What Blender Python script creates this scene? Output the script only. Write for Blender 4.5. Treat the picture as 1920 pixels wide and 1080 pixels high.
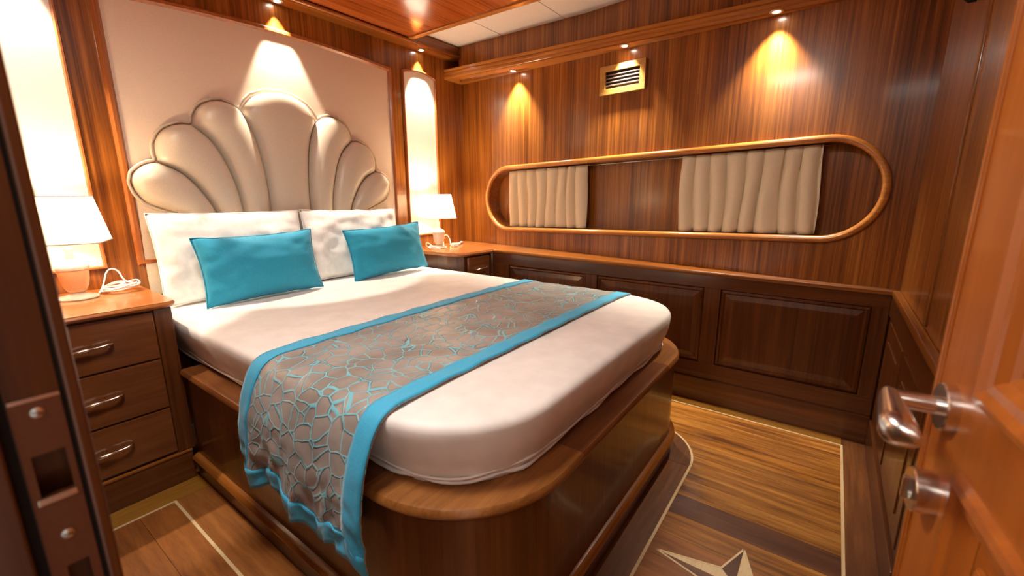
import bpy, bmesh, math, random
from mathutils import Vector, Matrix, noise
random.seed(7)
for o in list(bpy.data.objects): bpy.data.objects.remove(o)
SC = bpy.context.scene
COL = SC.collection
PI = math.pi

# ------------------------------------------------------------------ camera
F_PX, PITCH, YAW, ROLL, CAM_H = 814.0, math.radians(12.3), math.radians(36.27), math.radians(-0.24), 1.16
fw = Vector((math.cos(PITCH)*math.cos(YAW), math.cos(PITCH)*math.sin(YAW), -math.sin(PITCH)))
r0 = fw.cross(Vector((0, 0, 1))).normalized(); u0 = r0.cross(fw)
rr = r0*math.cos(ROLL) + u0*math.sin(ROLL); uu = -r0*math.sin(ROLL) + u0*math.cos(ROLL)
cd = bpy.data.cameras.new('camera'); cam = bpy.data.objects.new('camera', cd); COL.objects.link(cam)
cam.matrix_world = Matrix(((rr.x, uu.x, -fw.x, 0), (rr.y, uu.y, -fw.y, 0), (rr.z, uu.z, -fw.z, CAM_H), (0, 0, 0, 1)))
cd.sensor_width = 36; cd.lens = F_PX/1920*36; cd.clip_start = 0.02
cd.dof.use_dof = True; cd.dof.focus_distance = 1.9; cd.dof.aperture_fstop = 4.0
SC.camera = cam

# ------------------------------------------------------------------ world, exposure
w = bpy.data.worlds.new('world'); SC.world = w; w.use_nodes = True
w.node_tree.nodes['Background'].inputs[0].default_value = (1.0, 0.90, 0.80, 1)
w.node_tree.nodes['Background'].inputs[1].default_value = 0.7
SC.view_settings.view_transform = 'Standard'; SC.view_settings.look = 'None'
SC.view_settings.gamma = 1; SC.view_settings.use_curve_mapping = False
SC.view_settings.exposure = 0.08

SPOT_W, CEIL_W, CORR_W, LAMP_W = 80.0, 24.0, 18.0, 14.0
WARM = (1.0, 0.88, 0.70); WARM2 = (1.0, 0.94, 0.86)

def light(name, kind, loc, energy, color, size=.03, target=None, **k):
    d = bpy.data.lights.new(name, kind); d.energy = energy; d.color = color
    if kind == 'AREA':
        d.shape = 'DISK'; d.size = size
    else: d.shadow_soft_size = size
    for a, b in k.items(): setattr(d, a, b)
    o = bpy.data.objects.new(name, d); COL.objects.link(o); o.location = loc
    if target is not None:
        o.rotation_euler = (Vector(target)-Vector(loc)).to_track_quat('-Z', 'Y').to_euler()
    return o

# ------------------------------------------------------------------ materials
MATS = {}
def newmat(name):
    m = bpy.data.materials.new(name); m.use_nodes = True; MATS[name] = m
    nt = m.node_tree; b = nt.nodes['Principled BSDF']
    return m, nt, b
def ramp(nt, stops):
    r = nt.nodes.new('ShaderNodeValToRGB'); e = r.color_ramp.elements
    while len(e) < len(stops): e.new(.5)
    for el, (p, c) in zip(e, stops): el.position = p; el.color = (*c, 1)
    return r
def wood(name, dark, mid, lite, axis='Z', fine=55, along=1.1, rough=.28, spread=(.32, .52, .72), rnd=0.0, coat=.35):
    m, nt, b = newmat(name); N = nt.nodes; L = nt.links
    tc = N.new('ShaderNodeTexCoord')
    src = tc.outputs['Object']
    oi = N.new('ShaderNodeObjectInfo')
    add = N.new('ShaderNodeVectorMath'); add.operation = 'MULTIPLY_ADD'
    cmb = N.new('ShaderNodeCombineXYZ')
    for i in range(3): L.new(oi.outputs['Random'], cmb.inputs[i])
    L.new(cmb.outputs[0], add.inputs[0]); add.inputs[1].default_value = (7, 5, 9); L.new(src, add.inputs[2])
    src = add.outputs[0]
    def nz(f, a, detail, rough_, dist=0.0):
        mp = N.new('ShaderNodeMapping'); sc = [f, f, f]; sc['XYZ'.index(axis)] = a
        mp.inputs['Scale'].default_value = sc; L.new(src, mp.inputs['Vector'])
        n = N.new('ShaderNodeTexNoise'); n.inputs['Scale'].default_value = 1; n.inputs['Detail'].default_value = detail
        n.inputs['Roughness'].default_value = rough_; n.inputs['Distortion'].default_value = dist
        L.new(mp.outputs[0], n.inputs['Vector']); return n.outputs['Fac']
    a1 = nz(fine, along, 3, .6, .15); a2 = nz(fine*.16, along*.7, 2, .5, .4); a3 = nz(fine*5, along*9, 2, .5)
    mx = N.new('ShaderNodeMix'); mx.inputs[0].default_value = .42; L.new(a1, mx.inputs[2]); L.new(a2, mx.inputs[3])
    mx2 = N.new('ShaderNodeMix'); mx2.inputs[0].default_value = .16; L.new(mx.outputs[0], mx2.inputs[2]); L.new(a3, mx2.inputs[3])
    r = ramp(nt, [(spread[0], dark), (spread[1], mid), (spread[2], lite)]); L.new(mx2.outputs[0], r.inputs[0])
    out = r.outputs[0]
    if rnd:
        hs = N.new('ShaderNodeHueSaturation')
        mr = N.new('ShaderNodeMapRange'); mr.inputs[3].default_value = 1-rnd; mr.inputs[4].default_value = 1+rnd
        L.new(oi.outputs['Random'], mr.inputs[0]); L.new(mr.outputs[0], hs.inputs['Value']); L.new(out, hs.inputs['Color']); out = hs.outputs[0]
    L.new(out, b.inputs['Base Color'])
    b.inputs['Roughness'].default_value = rough; b.inputs['Coat Weight'].default_value = coat; b.inputs['Coat Roughness'].default_value = .12
    bp = N.new('ShaderNodeBump'); bp.inputs['Strength'].default_value = .06; bp.inputs['Distance'].default_value = .002
    L.new(mx2.outputs[0], bp.inputs['Height']); L.new(bp.outputs[0], b.inputs['Normal'])
    return m
def plain(name, col, rough=.6, metal=0, bump=0, bscale=200, spec=None, emit=None, estr=0, sheen=0):
    m, nt, b = newmat(name); N = nt.nodes; L = nt.links
    tc = N.new('ShaderNodeTexCoord'); n = N.new('ShaderNodeTexNoise'); n.inputs['Scale'].default_value = bscale
    n.inputs['Detail'].default_value = 4; L.new(tc.outputs['Object'], n.inputs['Vector'])
    r = ramp(nt, [(.3, tuple(c*.93 for c in col)), (.7, tuple(min(1, c*1.05) for c in col))]); L.new(n.outputs['Fac'], r.inputs[0])
    L.new(r.outputs[0], b.inputs['Base Color']); b.inputs['Roughness'].default_value = rough; b.inputs['Metallic'].default_value = metal
    if spec is not None: b.inputs['Specular IOR Level'].default_value = spec
    if sheen: b.inputs['Sheen Weight'].default_value = sheen
    if bump:
        bp = N.new('ShaderNodeBump'); bp.inputs['Strength'].default_value = bump; bp.inputs['Distance'].default_value = .003
        L.new(n.outputs['Fac'], bp.inputs['Height']); L.new(bp.outputs[0], b.inputs['Normal'])
    if emit:
        b.inputs['Emission Color'].default_value = (*emit, 1); b.inputs['Emission Strength'].default_value = estr
    return m

D_, M_, L_ = (.085, .022, .0035), (.25, .078, .011), (.46, .175, .028)
WZ = wood('mahogany_vertical', D_, M_, L_, 'Z', fine=85, spread=(.36, .51, .67))
WX = wood('mahogany_along_x', D_, M_, L_, 'X', fine=70)
WY = wood('mahogany_along_y', D_, M_, L_, 'Y', fine=70)
DW_, MW_, LW_ = (.042, .010, .002), (.10, .028, .0055), (.18, .058, .012)
BZ = wood('brown_mahogany_vertical', DW_, MW_, LW_, 'Z', fine=60)
BX = wood('brown_mahogany_along_x', DW_, MW_, LW_, 'X', fine=60)
BY = wood('brown_mahogany_along_y', DW_, MW_, LW_, 'Y', fine=60)
CEILW = wood('ceiling_mahogany', (.20, .04, .007), (.42, .10, .018), (.62, .19, .04), 'X', fine=55, rough=.2, coat=.6)
FASC = wood('teak_fascia', (.30, .095, .016), (.50, .19, .034), (.66, .29, .06), 'Y', fine=90, along=1.5)
FASX = wood('teak_moulding_x', (.20, .06, .014), (.36, .12, .03), (.50, .19, .05), 'X', fine=90, along=1.5)
TRIMZ = wood('teak_moulding_z', (.20, .055, .013), (.34, .105, .026), (.48, .17, .045), 'Z', fine=90, along=1.5)
DRW = wood('drawer_mahogany', (.075, .022, .006), (.15, .048, .013), (.24, .085, .024), 'X', fine=34, along=1.8)
DOORW = wood('door_mahogany', (.24, .055, .006), (.38, .10, .011), (.50, .15, .018), 'Z', fine=22, along=1.2, rough=.35)
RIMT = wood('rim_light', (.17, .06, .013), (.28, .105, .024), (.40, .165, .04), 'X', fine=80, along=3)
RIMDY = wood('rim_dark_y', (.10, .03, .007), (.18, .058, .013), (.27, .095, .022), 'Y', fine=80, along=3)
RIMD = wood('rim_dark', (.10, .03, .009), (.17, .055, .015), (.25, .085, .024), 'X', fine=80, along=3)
FLO = wood('floor_orange', (.10, .032, .006), (.31, .115, .018), (.56, .25, .05), 'Y', fine=48, along=2.2, rough=.3, rnd=.22, spread=(.37, .5, .65))
FLD = wood('floor_dark', (.045, .017, .010), (.11, .04, .018), (.22, .085, .03), 'Y', fine=48, along=2.2, rough=.3, rnd=.15)
FLR = wood('floor_red', (.10, .03, .008), (.24, .08, .017), (.40, .15, .03), 'Y', fine=30, along=2.2, rough=.3, rnd=.2)
FLOL = wood('floor_olive', (.17, .066, .008), (.31, .135, .016), (.42, .20, .03), 'X', fine=60, along=4, rough=.35)
FLOLY = wood('floor_olive_y', (.17, .066, .008), (.31, .135, .016), (.42, .20, .03), 'Y', fine=60, along=4, rough=.35)
FLBX = wood('floor_border_x', (.07, .024, .007), (.15, .05, .014), (.25, .09, .024), 'X', fine=60, along=3, rough=.35)
FLBY = wood('floor_border_y', (.12, .04, .010), (.26, .09, .02), (.40, .16, .04), 'Y', fine=40, along=2.5, rough=.3)
MAPLE = wood('maple_inlay', (.55, .38, .19), (.68, .50, .27), (.78, .60, .36), 'X', fine=60, along=6, rough=.35)
VENTW = wood('vent_oak', (.35, .17, .035), (.48, .25, .06), (.58, .33, .09), 'Y', fine=90, along=3)
PANEL = plain('cream_wall_panel', (.72, .57, .45), .55, bump=.05, bscale=400)
WPANEL = plain('white_niche_panel', (.86, .80, .72), .4)
SHELL = plain('ivory_leather', (.64, .545, .43), .34, bump=.04, bscale=250)
PIPE = plain('beige_piping', (.56, .46, .35), .5)
CEILP = plain('white_ceiling_panel', (.92, .85, .81), .5)
SHEET = plain('white_bed_sheet', (.84, .795, .755), .55, bump=.03, bscale=14, sheen=.2)
PILW = plain('white_pillowcase', (.89, .86, .82), .7, bump=.1, bscale=35, sheen=.2)
TEAL = plain('teal_cotton', (.010, .31, .50), .75, bump=.12, bscale=120, sheen=.15)
TEALB = plain('turquoise_border', (.035, .41, .68), .65, bump=.2, bscale=160, sheen=.2)
STEEL = plain('brushed_nickel', (.78, .75, .71), .24, metal=1)
CHROME = plain('polished_handle', (.75, .66, .58), .2, metal=1)
BRONZE = plain('bronze_strike_plate', (.17, .065, .03), .42, metal=.6)
SCREW = plain('screw_steel', (.7, .68, .66), .25, metal=1)
DARK = plain('dark_void', (.008, .005, .004), .8)
SLAT = plain('vent_slat_dark', (.16, .11, .09), .4)
CURT = plain('beige_curtain', (.78, .66, .46), .85, bump=.15, bscale=300, sheen=.2)
CERAM = plain('ivory_ceramic', (.82, .74, .62), .25)
AMBER = plain('alabaster_amber', (.82, .48, .24), .3)
BIND = plain('shade_binding_tape', (.42, .38, .33), .6)
PLASTIC = plain('white_plastic', (.82, .78, .72), .4)
TRIMR = plain('lamp_trim_ring', (.8, .7, .6), .3, metal=.8)
GLOW = plain('downlight_lens', (1, 1, 1), .5, emit=(1, .93, .82), estr=40)
DIFF = plain('frosted_diffuser', (.9, .9, .9), .5, emit=(1, .88, .72), estr=1.0)
BULB = plain('lamp_bulb', (1, 1, 1), .5, emit=(1, .85, .62), estr=12)
def shade_mat():
    m, nt, b = newmat('lamp_shade_fabric'); N = nt.nodes; L = nt.links
    out = N['Material Output']; tr = N.new('ShaderNodeBsdfTranslucent'); tr.inputs[0].default_value = (.95, .85, .72, 1)
    mx = N.new('ShaderNodeMixShader'); mx.inputs[0].default_value = .32
    b.inputs['Base Color'].default_value = (.9, .84, .76, 1); b.inputs['Roughness'].default_value = .8
    b.inputs['Emission Color'].default_value = (1, .86, .70, 1); b.inputs['Emission Strength'].default_value = .3
    L.new(b.outputs[0], mx.inputs[1]); L.new(tr.outputs[0], mx.inputs[2]); L.new(mx.outputs[0], out.inputs[0])
    return m
SHADE = shade_mat()
def runner_mat():
    m, nt, b = newmat('embroidered_taupe_satin'); N = nt.nodes; L = nt.links
    uv = N.new('ShaderNodeUVMap'); uv.uv_map = 'UVMap'
    nz = N.new('ShaderNodeTexNoise'); nz.inputs['Scale'].default_value = 9; L.new(uv.outputs[0], nz.inputs['Vector'])
    ad = N.new('ShaderNodeVectorMath'); ad.operation = 'MULTIPLY_ADD'; ad.inputs[1].default_value = (.05, .05, 0)
    L.new(nz.outputs['Color'], ad.inputs[0]); L.new(uv.outputs[0], ad.inputs[2])
    def vor(scale):
        v = N.new('ShaderNodeTexVoronoi'); v.feature = 'DISTANCE_TO_EDGE'; v.inputs['Scale'].default_value = scale
        v.inputs['Randomness'].default_value = 1; L.new(ad.outputs[0], v.inputs['Vector']); return v.outputs['Distance']
    v1 = vor(19)
    r1 = ramp(nt, [(.026, (1, 1, 1)), (.04, (0, 0, 0))]); L.new(v1, r1.inputs[0])
    # shadow alongside the threads, painted into the cloth in patches
    r3 = ramp(nt, [(.03, (1, 1, 1)), (.075, (0, 0, 0))]); L.new(v1, r3.inputs[0])
    n2 = N.new('ShaderNodeTexNoise'); n2.inputs['Scale'].default_value = 7; n2.inputs['Detail'].default_value = 3; L.new(uv.outputs[0], n2.inputs['Vector'])
    base = ramp(nt, [(.35, (.22, .19, .17)), (.65, (.36, .315, .29))]); L.new(n2.outputs['Fac'], base.inputs[0])
    n3 = N.new('ShaderNodeTexNoise'); n3.inputs['Scale'].default_value = 11; L.new(uv.outputs[0], n3.inputs['Vector'])
    rd = ramp(nt, [(.46, (0, 0, 0)), (.56, (1, 1, 1))]); L.new(n3.outputs['Fac'], rd.inputs[0])
    ml = N.new('ShaderNodeMath'); ml.operation = 'MULTIPLY'; L.new(r3.outputs[0], ml.inputs[0]); L.new(rd.outputs[0], ml.inputs[1])
    m1 = N.new('ShaderNodeMix'); m1.data_type = 'RGBA'; L.new(ml.outputs[0], m1.inputs[0]); L.new(base.outputs[0], m1.inputs[6]); m1.inputs[7].default_value = (.03, .025, .025, 1)
    m2 = N.new('ShaderNodeMix'); m2.data_type = 'RGBA'; L.new(r1.outputs[0], m2.inputs[0]); L.new(m1.outputs[2], m2.inputs[6]); m2.inputs[7].default_value = (.16, .50, .60, 1)
    L.new(m2.outputs[2], b.inputs['Base Color']); b.inputs['Roughness'].default_value = .42; b.inputs['Sheen Weight'].default_value = .2
    rb = ramp(nt, [(.015, (1, 1, 1)), (.075, (0, 0, 0))]); L.new(v1, rb.inputs[0])
    bp = N.new('ShaderNodeBump'); bp.inputs['Strength'].default_value = .5; bp.inputs['Distance'].default_value = .004
    L.new(rb.outputs[0], bp.inputs['Height']); L.new(bp.outputs[0], b.inputs['Normal'])
    return m
RUNM = runner_mat()

# ------------------------------------------------------------------ mesh helpers (all coordinates are world coordinates)
def wloc(p):
    v = Vector((0, 0, 0))
    while p: v += p.location; p = p.parent
    return v
def empty(name, loc, label, cat, group=None, kind=None):
    o = bpy.data.objects.new(name, None); COL.objects.link(o); o.location = loc; o.empty_display_size = .05
    return tag(o, label, cat, group, kind)
def tag(o, label=None, cat=None, group=None, kind=None):
    if label: o['label'] = label
    if cat: o['category'] = cat
    if group: o['group'] = group
    if kind: o['kind'] = kind
    return o
def mk(name, V, F, mat, parent=None, smooth=False, origin=None, label=None, cat=None, kind=None, group=None, auto=None):
    base = wloc(parent) if parent else Vector((0, 0, 0))
    off = Vector(origin) if origin is not None else base
    me = bpy.data.meshes.new(name)
    me.from_pydata([tuple(Vector(v)-off) for v in V], [], F); me.update()
    bm = bmesh.new(); bm.from_mesh(me); bmesh.ops.recalc_face_normals(bm, faces=bm.faces); bm.to_mesh(me); bm.free()
    if smooth:
        for p in me.polygons: p.use_smooth = True
        if auto:
            me.set_sharp_from_angle(angle=math.radians(auto))
    o = bpy.data.objects.new(name, me); COL.objects.link(o)
    if mat: me.materials.append(mat)
    o.parent = parent; o.location = off-base
    return tag(o, label, cat, group, kind)
class MB:
    """collects shapes of ONE part"""
    def __init__(s): s.V = []; s.F = []
    def add(s, V, F):
        n = len(s.V); s.V += [tuple(v) for v in V]; s.F += [tuple(i+n for i in f) for f in F]; return s
    def box(s, x0, x1, y0, y1, z0, z1, bev=0, M=None):
        bm = bmesh.new(); bmesh.ops.create_cube(bm, size=1)
        for v in bm.verts: v.co = Vector(((x0+x1)/2+v.co.x*(x1-x0), (y0+y1)/2+v.co.y*(y1-y0), (z0+z1)/2+v.co.z*(z1-z0)))
        if bev: bmesh.ops.bevel(bm, geom=list(bm.edges), offset=bev, segments=2, affect='EDGES', profile=.6)
        bm.verts.index_update()
        V = [(M @ v.co if M else v.co.copy()) for v in bm.verts]; F = [[v.index for v in f.verts] for f in bm.faces]
        bm.free(); return s.add(V, F)
    def prism(s, pts, z0, z1, M=None):
        n = len(pts); V = [Vector((p[0], p[1], z0)) for p in pts]+[Vector((p[0], p[1], z1)) for p in pts]
        if M: V = [M @ v for v in V]
        F = [list(range(n))[::-1], list(range(n, 2*n))]+[[i, (i+1) % n, n+(i+1) % n, n+i] for i in range(n)]
        return s.add(V, F)
    def grid(s, rows, closed_u=False, closed_v=False):
        a = len(rows); b = len(rows[0]); V = [p for r in rows for p in r]; F = []
        for i in range(a if closed_v else a-1):
            for j in range(b if closed_u else b-1):
                F.append([i*b+j, i*b+(j+1) % b, ((i+1) % a)*b+(j+1) % b, ((i+1) % a)*b+j])
        return s.add(V, F)
    def tube(s, path, r, n=8, closed=False, flat=1.0):
        P = [Vector(p) for p in path]; rows = []; up = Vector((0, 0, 1)); prev = None
        for i, p in enumerate(P):
            a = P[(i-1) % len(P)] if closed or i > 0 else P[i]; b = P[(i+1) % len(P)] if closed or i < len(P)-1 else P[i]
            t = (b-a).normalized()
            if prev is None:
                x = t.cross(up) if abs(t.z) < .95 else t.cross(Vector((1, 0, 0)))
            else: x = prev-t*prev.dot(t)
            x.normalize(); prev = x; y = t.cross(x)
            rad = r[i] if isinstance(r, (list, tuple)) else r
            rows.append([p+x*rad*math.cos(2*PI*k/n)+y*rad*flat*math.sin(2*PI*k/n) for k in range(n)])
        base = len(s.V); s.grid(rows, closed_u=True, closed_v=closed)
        if not closed:
            s.F.append(tuple(base+k for k in range(n))); s.F.append(tuple(base+(len(P)-1)*n+k for k in range(n)))
        return s
    def lathe(s, prof, c, n=28, M=None):
        rows = []
        for r, z in prof:
            row = [Vector((r*math.cos(2*PI*k/n), r*math.sin(2*PI*k/n), z)) for k in range(n)]
            rows.append([(M @ v if M else v)+Vector(c) for v in row])
        base = len(s.V); s.grid(rows, closed_u=True)
        s.F.append(tuple(base+k for k in range(n))); s.F.append(tuple(base+(len(prof)-1)*n+k for k in range(n)))
        return s
    def sweep(s, path, prof, closed_prof=True, cap=True):
        """path: 2D pts (left normal = outward when walking), prof: (outward, z)"""
        n = len(path); rows = []
        for i in range(n):
            a = Vector(path[max(i-1, 0)]); b = Vector(path[i]); c = Vector(path[min(i+1, n-1)])
            d1 = (b-a).normalized() if i > 0 else (c-b).normalized(); d2 = (c-b).normalized() if i < n-1 else d1
            n1 = Vector((-d1.y, d1.x)); n2 = Vector((-d2.y, d2.x)); nn = (n1+n2).normalized(); k = 1/max(.3, nn.dot(n1))
            rows.append([Vector((b.x+nn.x*k*o, b.y+nn.y*k*o, z)) for o, z in prof])
        base = len(s.V); m = len(prof); s.grid(rows, closed_u=closed_prof)
        if cap: s.F.append(tuple(base+k for k in range(m))); s.F.append(tuple(base+(n-1)*m+k for k in range(m)))
        return s
    def out(s, name, mat, parent=None, **k): return mk(name, s.V, s.F, mat, parent, **k)
def box(name, x0, x1, y0, y1, z0, z1, mat, parent=None, bev=0, **k):
    return MB().box(x0, x1, y0, y1, z0, z1, bev).out(name, mat, parent, **k)
def arc(cx, cy, r, a0, a1, n): return [(cx+r*math.cos(math.radians(a0+(a1-a0)*i/n)), cy+r*math.sin(math.radians(a0+(a1-a0)*i/n))) for i in range(n+1)]
def resample(pts, n, smooth=0):
    P = [Vector(p) for p in pts]
    for _ in range(smooth):
        Q = [P[0]]
        for a, b in zip(P, P[1:]): Q += [a*.75+b*.25, a*.25+b*.75]
        P = Q+[P[-1]]
    L = [0]
    for a, b in zip(P, P[1:]): L.append(L[-1]+(b-a).length)
    out = []; j = 0
    for i in range(n):
        t = L[-1]*i/(n-1)
        while j < len(P)-2 and L[j+1] < t: j += 1
        q = (t-L[j])/max(1e-9, L[j+1]-L[j]); out.append(P[j].lerp(P[j+1], min(1, max(0, q))))
    return out

# ------------------------------------------------------------------ key dimensions
YH = 2.55                                # headboard wall
YE = -0.25                               # end wall
XL = 2.48                                # lower window wall face
def xu(y): return 2.80-.112*(YH-y)       # upper window wall leans in towards the end wall
def zs(y): return 2.016-.022*(YH-y)      # soffit underside
def zl(y): return .762-.009*(2.0-y)      # window ledge top
ZB, ZC, ZW = 2.158, 2.185, 2.243         # beam underside, wood ceiling, white ceiling

# ------------------------------------------------------------------ floor
floor = box('floor', -1.2, 2.9, -.6, 2.7, -.08, -.012, FLBX, label='dark red-brown wooden cabin floor with pale inlay lines', cat='floor', kind='structure')
def board(x0, x1, y0, y1, mat): return box('floor_board', x0+.0006, x1-.0006, y0+.0006, y1-.0006, -.012, 0, mat, floor)
cols = [.055, .17, .285, .41, .53, .65, .77, .89, 1.01, 1.13, 1.25, 1.365, 1.48, 1.595, 1.71, 1.80, 1.90, 2.0, 2.13, 2.26, 2.385]
for i, (a, b) in enumerate(zip(cols, cols[1:])):
    mat = FLO
    if abs((a+b)/2-1.54) < .05: mat = FLD
    if .9 < (a+b)/2 < 1.42: mat = FLR
    y1 = .37 if b <= 1.81 else (.62 if b <= 2.131 else 2.03)
    board(a, b, -.16, y1, mat)
for a, b, mt in ((.055, .19, FLR), (.19, .30, FLR), (.30, .41, FLR)): board(a, b, .37, 1.922, mt)
board(.41, .53, .37, 1.922, FLBY)
board(.53, 1.80, .37, .50, FLBX)
board(-.30, 2.48, YE-.03, -.16, FLBX)
board(.055, .53, 1.922, 2.06, FLOL)
board(2.385, XL+.02, -.16, 2.03, FLOLY)
for a, b in ((-1.1, -.7), (-.7, -.3), (-.3, .055)): board(a, b, -.16, 1.0, FLR)
P = [(1.8, .37)]+arc(1.80, .665, .295, -90, 0, 14)+[(1.8, .665)]
MB().prism(P, -.002, .0008).out('floor_board', FLBX, floor)
def inlay(pts, wd=.0095):
    mb = MB(); mb.sweep(pts, [(-wd/2, -.003), (wd/2, -.003), (wd/2, .0014), (-wd/2, .0014)])
    return mb.out('inlay_strip', MAPLE, floor, label='pale maple inlay line')
inlay([(.055, 1.922), (.41, 1.922), (.41, .372)])
inlay([(.41, .37), (1.80, .37)]+arc(1.80, .665, .295, -88, 0, 16))
inlay([(.055, -.16), (2.385, -.16), (2.385, 2.02)])
# compass star
SX, SY, RY, RX, RI = 1.272, .105, .236, .168, .046
star = [(SX, SY+RY), (SX+RI, SY+RI), (SX+RX, SY), (SX+RI, SY-RI), (SX, SY-RY), (SX-RI, SY-RI), (SX-RX, SY), (SX-RI, SY+RI)]
for k in range(8):
    a = star[k]; b = star[(k+1) % 8]; tri = [(SX, SY), a, b]
    lightside = k in (0, 2, 4, 6)
    if k == 2: lightside = True
    mat = MAPLE if lightside else FLD
    MB().prism(tri, -.003, .0012).out('star_wedge', mat, floor, label='pale wedge of the compass star' if lightside else 'dark wedge of the compass star')
mb = MB()
for k in range(8):
    a = Vector(star[k]); b = Vector(star[(k+1) % 8]); mb.sweep([a, b], [(-.003, -.002), (.003, -.002), (.003, .0018), (-.003, .0018)])
mb.out('star_outline', MAPLE, floor)

# ------------------------------------------------------------------ headboard wall
wb = box('wall_back', -.2, 2.95, YH, YH+.08, 0, 2.4, WZ, label='mahogany headboard wall with cream and white panels', cat='wall', kind='structure')
def arched(x0, x1, z0, z1, rise, n=18):
    pts = [(x0, z0), (x1, z0)]
    for i in range(n+1):
        t = i/n; pts.append((x1+(x0-x1)*t, z1+rise*(1-(2*t-1)**2)))
    return pts
TOXZ = Matrix(((1, 0, 0, 0), (0, 0, -1, 0), (0, 1, 0, 0), (0, 0, 0, 1)))      # (x,y,z)->(x,-z,y)
def wall_panel(x0, x1, z0, z1, rise, mat, lab, tw, name):
    M = Matrix.Translation((0, YH, 0)) @ TOXZ
    MB().prism(arched(x0, x1, z0, z1, rise), -.004, .004, M).out(name, mat, wb, label=lab)
    o = arched(x0-tw, x1+tw, z0-tw, z1+tw, rise); i_ = arched(x0, x1, z0, z1, rise)
    i2 = arched(x0-tw*.3, x1+tw*.3, z0-tw*.3, z1+tw*.3, rise); i3 = arched(x0-tw*.7, x1+tw*.7, z0-tw*.7, z1+tw*.7, rise)
    rows = [[(p[0], YH-d, p[1]) for p in o_] for o_, d in ((o, -.002), (o, .006), (i3, .018), (i2, .018), (i_, .008), (i_, -.002))]
    MB().grid(rows, closed_u=True).out('panel_moulding', TRIMZ, wb, smooth=True, auto=35)
wall_panel(.605, 2.06, .875, 1.965, .035, PANEL, 'large cream upholstered panel behind the bed', .032, 'cream_panel')
wall_panel(2.195, 2.485, .86, 1.985, .03, WPANEL, 'narrow white arched panel beside the window wall', .016, 'white_panel')
wall_panel(.165, .455, .86, 1.985, .03, WPANEL, 'narrow white arched panel above the near nightstand', .016, 'white_panel')

# beam along the headboard wall
bt = box('trim_1', -.2, 2.70, 2.455, YH, ZB, ZW+.06, WX, label='mahogany ceiling beam above the headboard', cat='trim', kind='structure')
MB().tube([(-.2, 2.449, ZB+.012), (2.69, 2.449, ZB+.012)], .0125, 8).out('edge_moulding', FASX, bt, smooth=True)

# ------------------------------------------------------------------ window wall, upper part with a stadium opening
def stad(rad_off=0, n=18):
    """outline of the window opening as (y,z), left end is near the headboard"""
    cl, rl = Vector((2.035, 1.118)), .215+rad_off; cr, rrr = Vector((.06, 1.170)), .212+rad_off
    pts = []
    for i in range(n+1):
        a = math.radians(90-180*i/n); pts.append((cl.x+rl*math.cos(a), cl.y+rl*math.sin(a)))   # towards +y end, top to bottom
    for i in range(n+1):
        a = math.radians(-90-180*i/n); pts.append((cr.x+rrr*math.cos(a), cr.y+rrr*math.sin(a)))
    return pts
def wallpt(y, z, d=0):   # d>0 = into the room
    return Vector((xu(y)-d*.9938, y+d*.111, z))
st = stad()
half = 19
# top chain: right end tip -> top right -> top left -> left tip ; bottom chain likewise
left_arc = st[:half]; right_arc = st[half:]
tip_l = left_arc[half//2]; tip_r = right_arc[half//2]
top = [tip_r]+right_arc[half//2+1:]+left_arc[:half//2]+[tip_l]
bot = [tip_r]+right_arc[:half//2][::-1]+left_arc[half//2+1:][::-1]+[tip_l]
mb = MB()
ZT = 2.30
def strip(chain, zedge):
    rows = [[wallpt(y, z) for y, z in chain], [wallpt(y, zedge(y)) for y, z in chain]]; mb.grid(rows)
strip(top, lambda y: ZT); strip(bot, lambda y: .70)
for y0, y1, zz in ((-.34, tip_r[0], tip_r[1]), (tip_l[0], 2.60, tip_l[1])):
    mb.grid([[wallpt(y0, .70), wallpt(y1, .70)], [wallpt(y0, zz), wallpt(y1, zz)], [wallpt(y0, ZT), wallpt(y1, ZT)]])
wr = mb.out('wall_right', WZ, label='mahogany window wall with vertical grain', cat='wall', kind='structure')
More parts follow.
